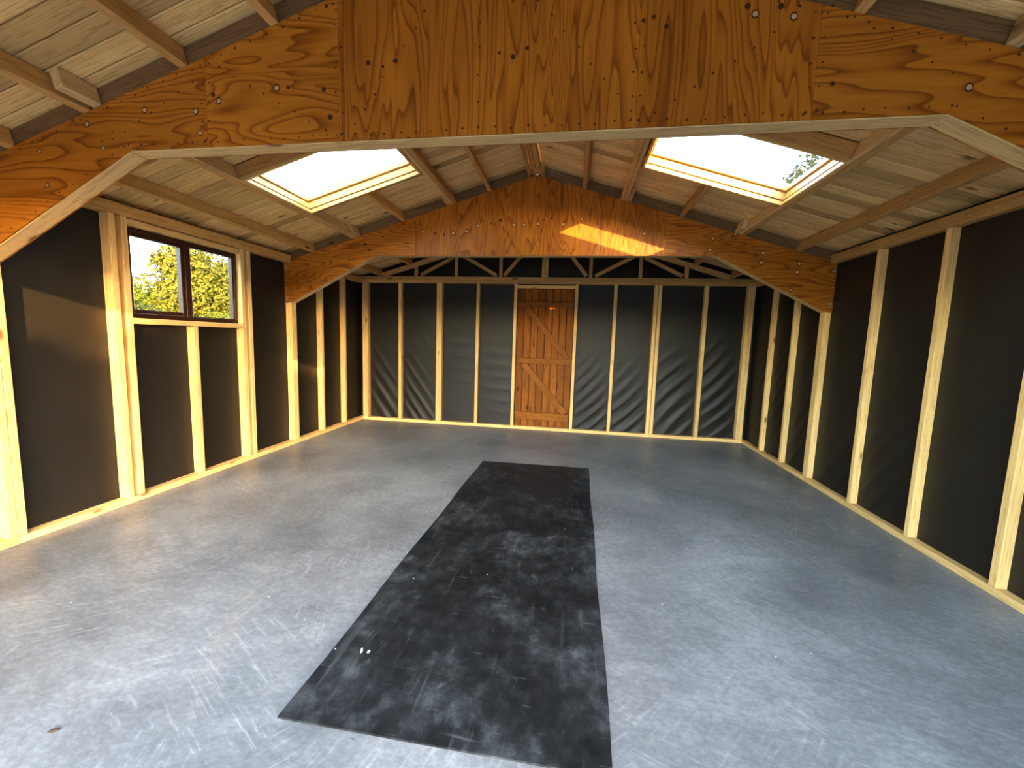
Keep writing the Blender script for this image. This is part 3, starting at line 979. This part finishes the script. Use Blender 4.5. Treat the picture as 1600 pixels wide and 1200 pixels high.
# ------------------------------------------------------------------ door
dr = empty('door_1', ((DOOR[0] + DOOR[1]) / 2, D + 0.06, 0.046))
tag(dr, 'reddish brown ledged and braced plank door in the back wall', 'door', 'structure')
nb = 8
bw = (3.289 - 2.448) / nb
for i in range(nb):
    x0 = 2.448 + bw * i
    bx('door_plank', x0 + 0.0035, x0 + bw - 0.0035, D + 0.066, D + 0.084, 0.046, 2.100, DOORW, dr, 0.004)
bx('door_backing', 2.415, 3.322, D + 0.1062, D + 0.116, 0.0, 2.130, DOORK, dr)
for z0, z1 in ((1.845, 1.908), (1.000, 1.082), (0.152, 0.262)):
    bx('ledge', 2.460, 3.276, D + 0.028, D + 0.0655, z0, z1, DOORB, dr)
for p, q in (((2.585, 1.842), (3.215, 1.090)), ((2.570, 0.996), (3.215, 0.268))):
    beam('brace', (p[0], D + 0.047, p[1]), (q[0], D + 0.047, q[1]), 0.037, 0.085, DOORB, dr)

# ------------------------------------------------------------------ rubber mat on the floor
def mat_mesh():
    cs = [(2.353, 1.145), (3.498, 1.150), (3.524, 4.266), (2.374, 4.248)]
    n, m_ = 24, 60
    v, f = [], []
    rg = random.Random(2)
    for j in range(m_ + 1):
        t = j / m_
        for i in range(n + 1):
            s = i / n
            x = (cs[0][0] * (1 - s) + cs[1][0] * s) * (1 - t) + (cs[3][0] * (1 - s) + cs[2][0] * s) * t
            y = (cs[0][1] * (1 - s) + cs[1][1] * s) * (1 - t) + (cs[3][1] * (1 - s) + cs[2][1] * s) * t
            e = 0.004 * math.sin(5.0 * y) if i in (0, n) else 0
            bulge = 0.010 * math.exp(-(((x - 3.10) / 0.055) ** 2 + ((y - 2.56) / 0.055) ** 2))
            z = 0.008 + 0.0012 * math.sin(3.1 * x + 1.7 * y) * math.sin(2.3 * y) + bulge
            v.append((x + e - 2.93, y - 2.70, z))
    for j in range(m_):
        for i in range(n):
            k = j * (n + 1) + i
            f.append((k, k + 1, k + n + 2, k + n + 1))
    # skirt down to the floor
    rim = [i for i in range(n + 1)] + [j * (n + 1) + n for j in range(1, m_ + 1)] + [m_ * (n + 1) + i for i in range(n - 1, -1, -1)] + [j * (n + 1) for j in range(m_ - 1, 0, -1)]
    b0 = len(v)
    for k in rim:
        v.append((v[k][0], v[k][1], 0.0003))
    L = len(rim)
    for i in range(L):
        f.append((rim[i], b0 + i, b0 + (i + 1) % L, rim[(i + 1) % L]))
    o = mesh_obj('rubber_mat', v, f, RUBBER, smooth=False)
    o.location = (2.93, 2.70, 0)
    return o
tag(mat_mesh(), 'long scuffed black rubber mat lying on the concrete floor', 'mat')

# ------------------------------------------------------------------ crumbs on the floor
def crumb(name, label, cat, loc, size, rz, mat, seed, group=None):
    rg = random.Random(seed)
    bm = bmesh.new()
    bmesh.ops.create_icosphere(bm, subdivisions=2, radius=1.0)
    for v in bm.verts:
        k = 1 + 0.22 * math.sin(4 * v.co.x + seed) * math.cos(3 * v.co.y - seed) + rg.uniform(-0.06, 0.06)
        v.co = Vector((v.co.x * size[0] * k, v.co.y * size[1] * k + 0.25 * size[1] * v.co.x ** 2, (v.co.z + 1) * size[2]))
    me = bpy.data.meshes.new(name)
    bm.to_mesh(me); bm.free()
    me.materials.append(mat)
    me.polygons.foreach_set('use_smooth', [True] * len(me.polygons))
    o = bpy.data.objects.new(name, me)
    COL.objects.link(o)
    o.location = loc
    o.rotation_euler = (0, 0, rz)
    tag(o, label, cat, None, group)
CHIP = plain('white_chip', (0.75, 0.73, 0.68), 0.8)
LEAFD = plain('dead_leaf_brown', (0.035, 0.022, 0.014), 0.8)
crumb('plaster_chip', 'longer white chip lying on the black rubber mat', 'chip', (2.484, 1.475, 0.0085), (0.005, 0.017, 0.003), 0.35, CHIP, 1, 'chips on the rubber mat')
crumb('plaster_chip', 'smaller white chip beside the longer one on the rubber mat', 'chip', (2.516, 1.474, 0.0085), (0.005, 0.009, 0.003), -0.2, CHIP, 2, 'chips on the rubber mat')
crumb('dead_leaf', 'small dark curled leaf on the grey concrete floor', 'leaf', (1.668, 0.971, 0.0002), (0.016, 0.006, 0.004), 0.5, LEAFD, 3)

# ------------------------------------------------------------------ trees outside
def tree(name, label, base, blobs, nleaf, size, mat, trunk_h, seed):
    rg = random.Random(seed)
    r = empty(name, base)
    tag(r, label, 'tree', group='trees outside the window')
    v, f = [], []
    tot = sum(b[3] ** 2 for b in blobs)
    for bx_, by_, bz_, br in blobs:
        for _ in range(int(nleaf * br * br / tot)):
            while True:
                d = Vector((rg.gauss(0, 1), rg.gauss(0, 1), rg.gauss(0, 1)))
                if d.length > 0.01: break
            d.normalize()
            rad = br * (1 - 0.45 * rg.random() ** 2) * (1 + 0.10 * math.sin(7 * d.x + 5 * d.z + seed) + 0.08 * math.sin(11 * d.y - 9 * d.z))
            c = Vector((bx_, by_, bz_)) + d * rad
            if c.z < 0.1: continue
            nrm = (d + Vector((rg.uniform(-1, 1), rg.uniform(-1, 1), rg.uniform(-0.6, 1.0))) * 0.9).normalized()
            t1 = nrm.orthogonal().normalized()
            a = rg.uniform(0, 6.28)
            t2 = nrm.cross(t1)
            e1 = t1 * math.cos(a) + t2 * math.sin(a)
            e2 = nrm.cross(e1)
            s = size * rg.uniform(0.6, 1.3)
            k = len(v)
            v += [c - e1 * s, c + e2 * s * 0.55, c + e1 * s, c - e2 * s * 0.55]
            f.append((k, k + 1, k + 2, k + 3))
    o = mesh_obj('foliage', v, f, mat, r)
    o['kind'] = 'stuff'
    tv, tf = [], []
    seg, lv = 8, 5
    for j in range(lv + 1):
        rr = 0.24 * (1 - 0.55 * j / lv)
        for k in range(seg):
            an = 2 * math.pi * k / seg
            tv.append((base[0] + rr * math.cos(an) + 0.05 * math.sin(j * 1.3), base[1] + rr * math.sin(an), base[2] + trunk_h * j / lv))
    for j in range(lv):
        for k in range(seg):
            tf.append((j * seg + k, j * seg + (k + 1) % seg, (j + 1) * seg + (k + 1) % seg, (j + 1) * seg + k))
    tk = mesh_obj('trunk', tv, tf, BARK, r, True)
    # a few limbs into the crown
    for bx_, by_, bz_, br in blobs[:5]:
        beam('limb', (base[0], base[1], base[2] + trunk_h * 0.7), (bx_, by_, bz_), 0.09, 0.09, BARK, tk)
    return r
tree('oak_tree', 'tall yellow-green oak rising behind both window panes', (-14.6, 17.2, -0.12),
     [(-14.3, 16.2, 3.9, 1.25), (-14.4, 17.6, 3.7, 1.35), (-14.2, 16.9, 2.6, 1.5), (-14.6, 18.9, 3.4, 1.4), (-14.0, 15.7, 2.7, 0.95), (-14.3, 18.2, 2.3, 1.4), (-14.5, 15.75, 4.35, 0.62),
      (-14.3, 16.7, 4.75, 0.7), (-14.4, 19.3, 4.1, 0.95), (-14.2, 17.0, 1.6, 1.2)], 26000, 0.085, LEAF_Y, 3.4, 1)
def far_(t, b): return (3.3 + (b[0] - 3.3) * t, b[1] * t, 1.34 + (b[2] - 1.34) * t, b[3] * t)
tree('hedge_tree', 'low yellow-green tree beyond the tall oak outside the window', (-19.9, 18.6, -0.12),
     [far_(1.2, b) for b in [(-16.0, 15.2, 2.5, 0.95), (-16.2, 16.0, 2.7, 1.1), (-16.0, 14.3, 2.2, 0.9), (-16.3, 15.0, 1.6, 1.2), (-16.2, 16.9, 2.2, 1.2), (-16.2, 13.4, 1.7, 0.9)]],
     14000, 0.09, LEAF_G, 2.2, 2)
tree('grey_green_shrub', 'grey-green shrub growing low outside the wall window', (-11.6, 12.3, -0.12),
     [(-11.6, 12.2, 1.55, 0.60), (-11.7, 12.9, 1.45, 0.55), (-11.6, 12.6, 0.9, 0.9), (-11.7, 11.7, 1.2, 0.75)], 5200, 0.055, LEAF_B, 1.2, 3)
tree('bright_green_shrub', 'bright green leafy shrub growing low outside the wall window', (-11.5, 15.2, -0.12),
     [(-11.5, 15.0, 1.5, 0.62), (-11.5, 15.7, 1.35, 0.75), (-11.4, 14.5, 1.2, 0.6), (-11.5, 15.2, 0.8, 1.0)], 6500, 0.06, LEAF_G, 1.2, 4)

tree('ash_tree', 'leafy tree showing at a corner of the roof window above the windowless wall', (9.6, 13.0, -0.12),
     [(9.6, 13.2, 5.95, 0.65), (9.7, 12.2, 5.9, 0.85), (9.6, 14.1, 5.35, 0.8), (9.7, 13.0, 4.6, 1.3), (9.8, 11.6, 4.9, 1.0), (9.6, 14.4, 4.3, 1.0)], 9000, 0.07, LEAF_B, 3.6, 31)
# unseen broad tree added across the yard, its top dipped to shape the sun beam
HD = 12.0
hc = Vector((2.85 + 0.505 * HD, YF - 0.863 * HD, 0))
hp = Vector((0.863, 0.505, 0))
hb = []
for i in range(-2, 3):
    p = hc + hp * (i * 0.95)
    hb += [(p.x, p.y, 2.85, 0.85), (p.x, p.y, 1.7, 0.95), (p.x, p.y, 0.75, 0.9)]
q = -2.45
while q < 2.75:
    dip = 1.05 * math.exp(-((q + 1.22) / 0.36) ** 2) + 0.95 * math.exp(-((q - 0.05) / 0.28) ** 2)
    top = 4.98 + 0.10 * math.sin(q * 3.7) - dip
    p = hc + hp * q
    z = top - 0.36
    while z > 3.2:
        hb.append((p.x, p.y, z, 0.38))
        z -= 0.42
    q += 0.30
h_ = tree('sun_screen_tree', 'unseen broad leafy tree added across the yard to screen the low sun', (hc.x, hc.y, -0.12), hb, 34000, 0.11, LEAF_G, 2.4, 11)
del h_['group']

# unseen hedge added beyond the field to block the low sky
rb = random.Random(5)
hb = []
x = -46.0
while x < 52:
    h = 4.4 + rb.uniform(-0.5, 0.5)
    hb += [(x, -38 + rb.uniform(-1, 1), h - 1.7, 1.7), (x, -38, 1.6, 1.8)]
    x += 1.7
h_ = tree('low_sky_screen', 'unseen long hedge added across the field to block the low sky', (3.0, -38.0, -0.12), hb, 30000, 0.34, LEAF_G, 2.4, 21)
h_['category'] = 'hedge'
del h_['group']

for o in bpy.data.objects:
    if '_base' in o:
        del o['_base']
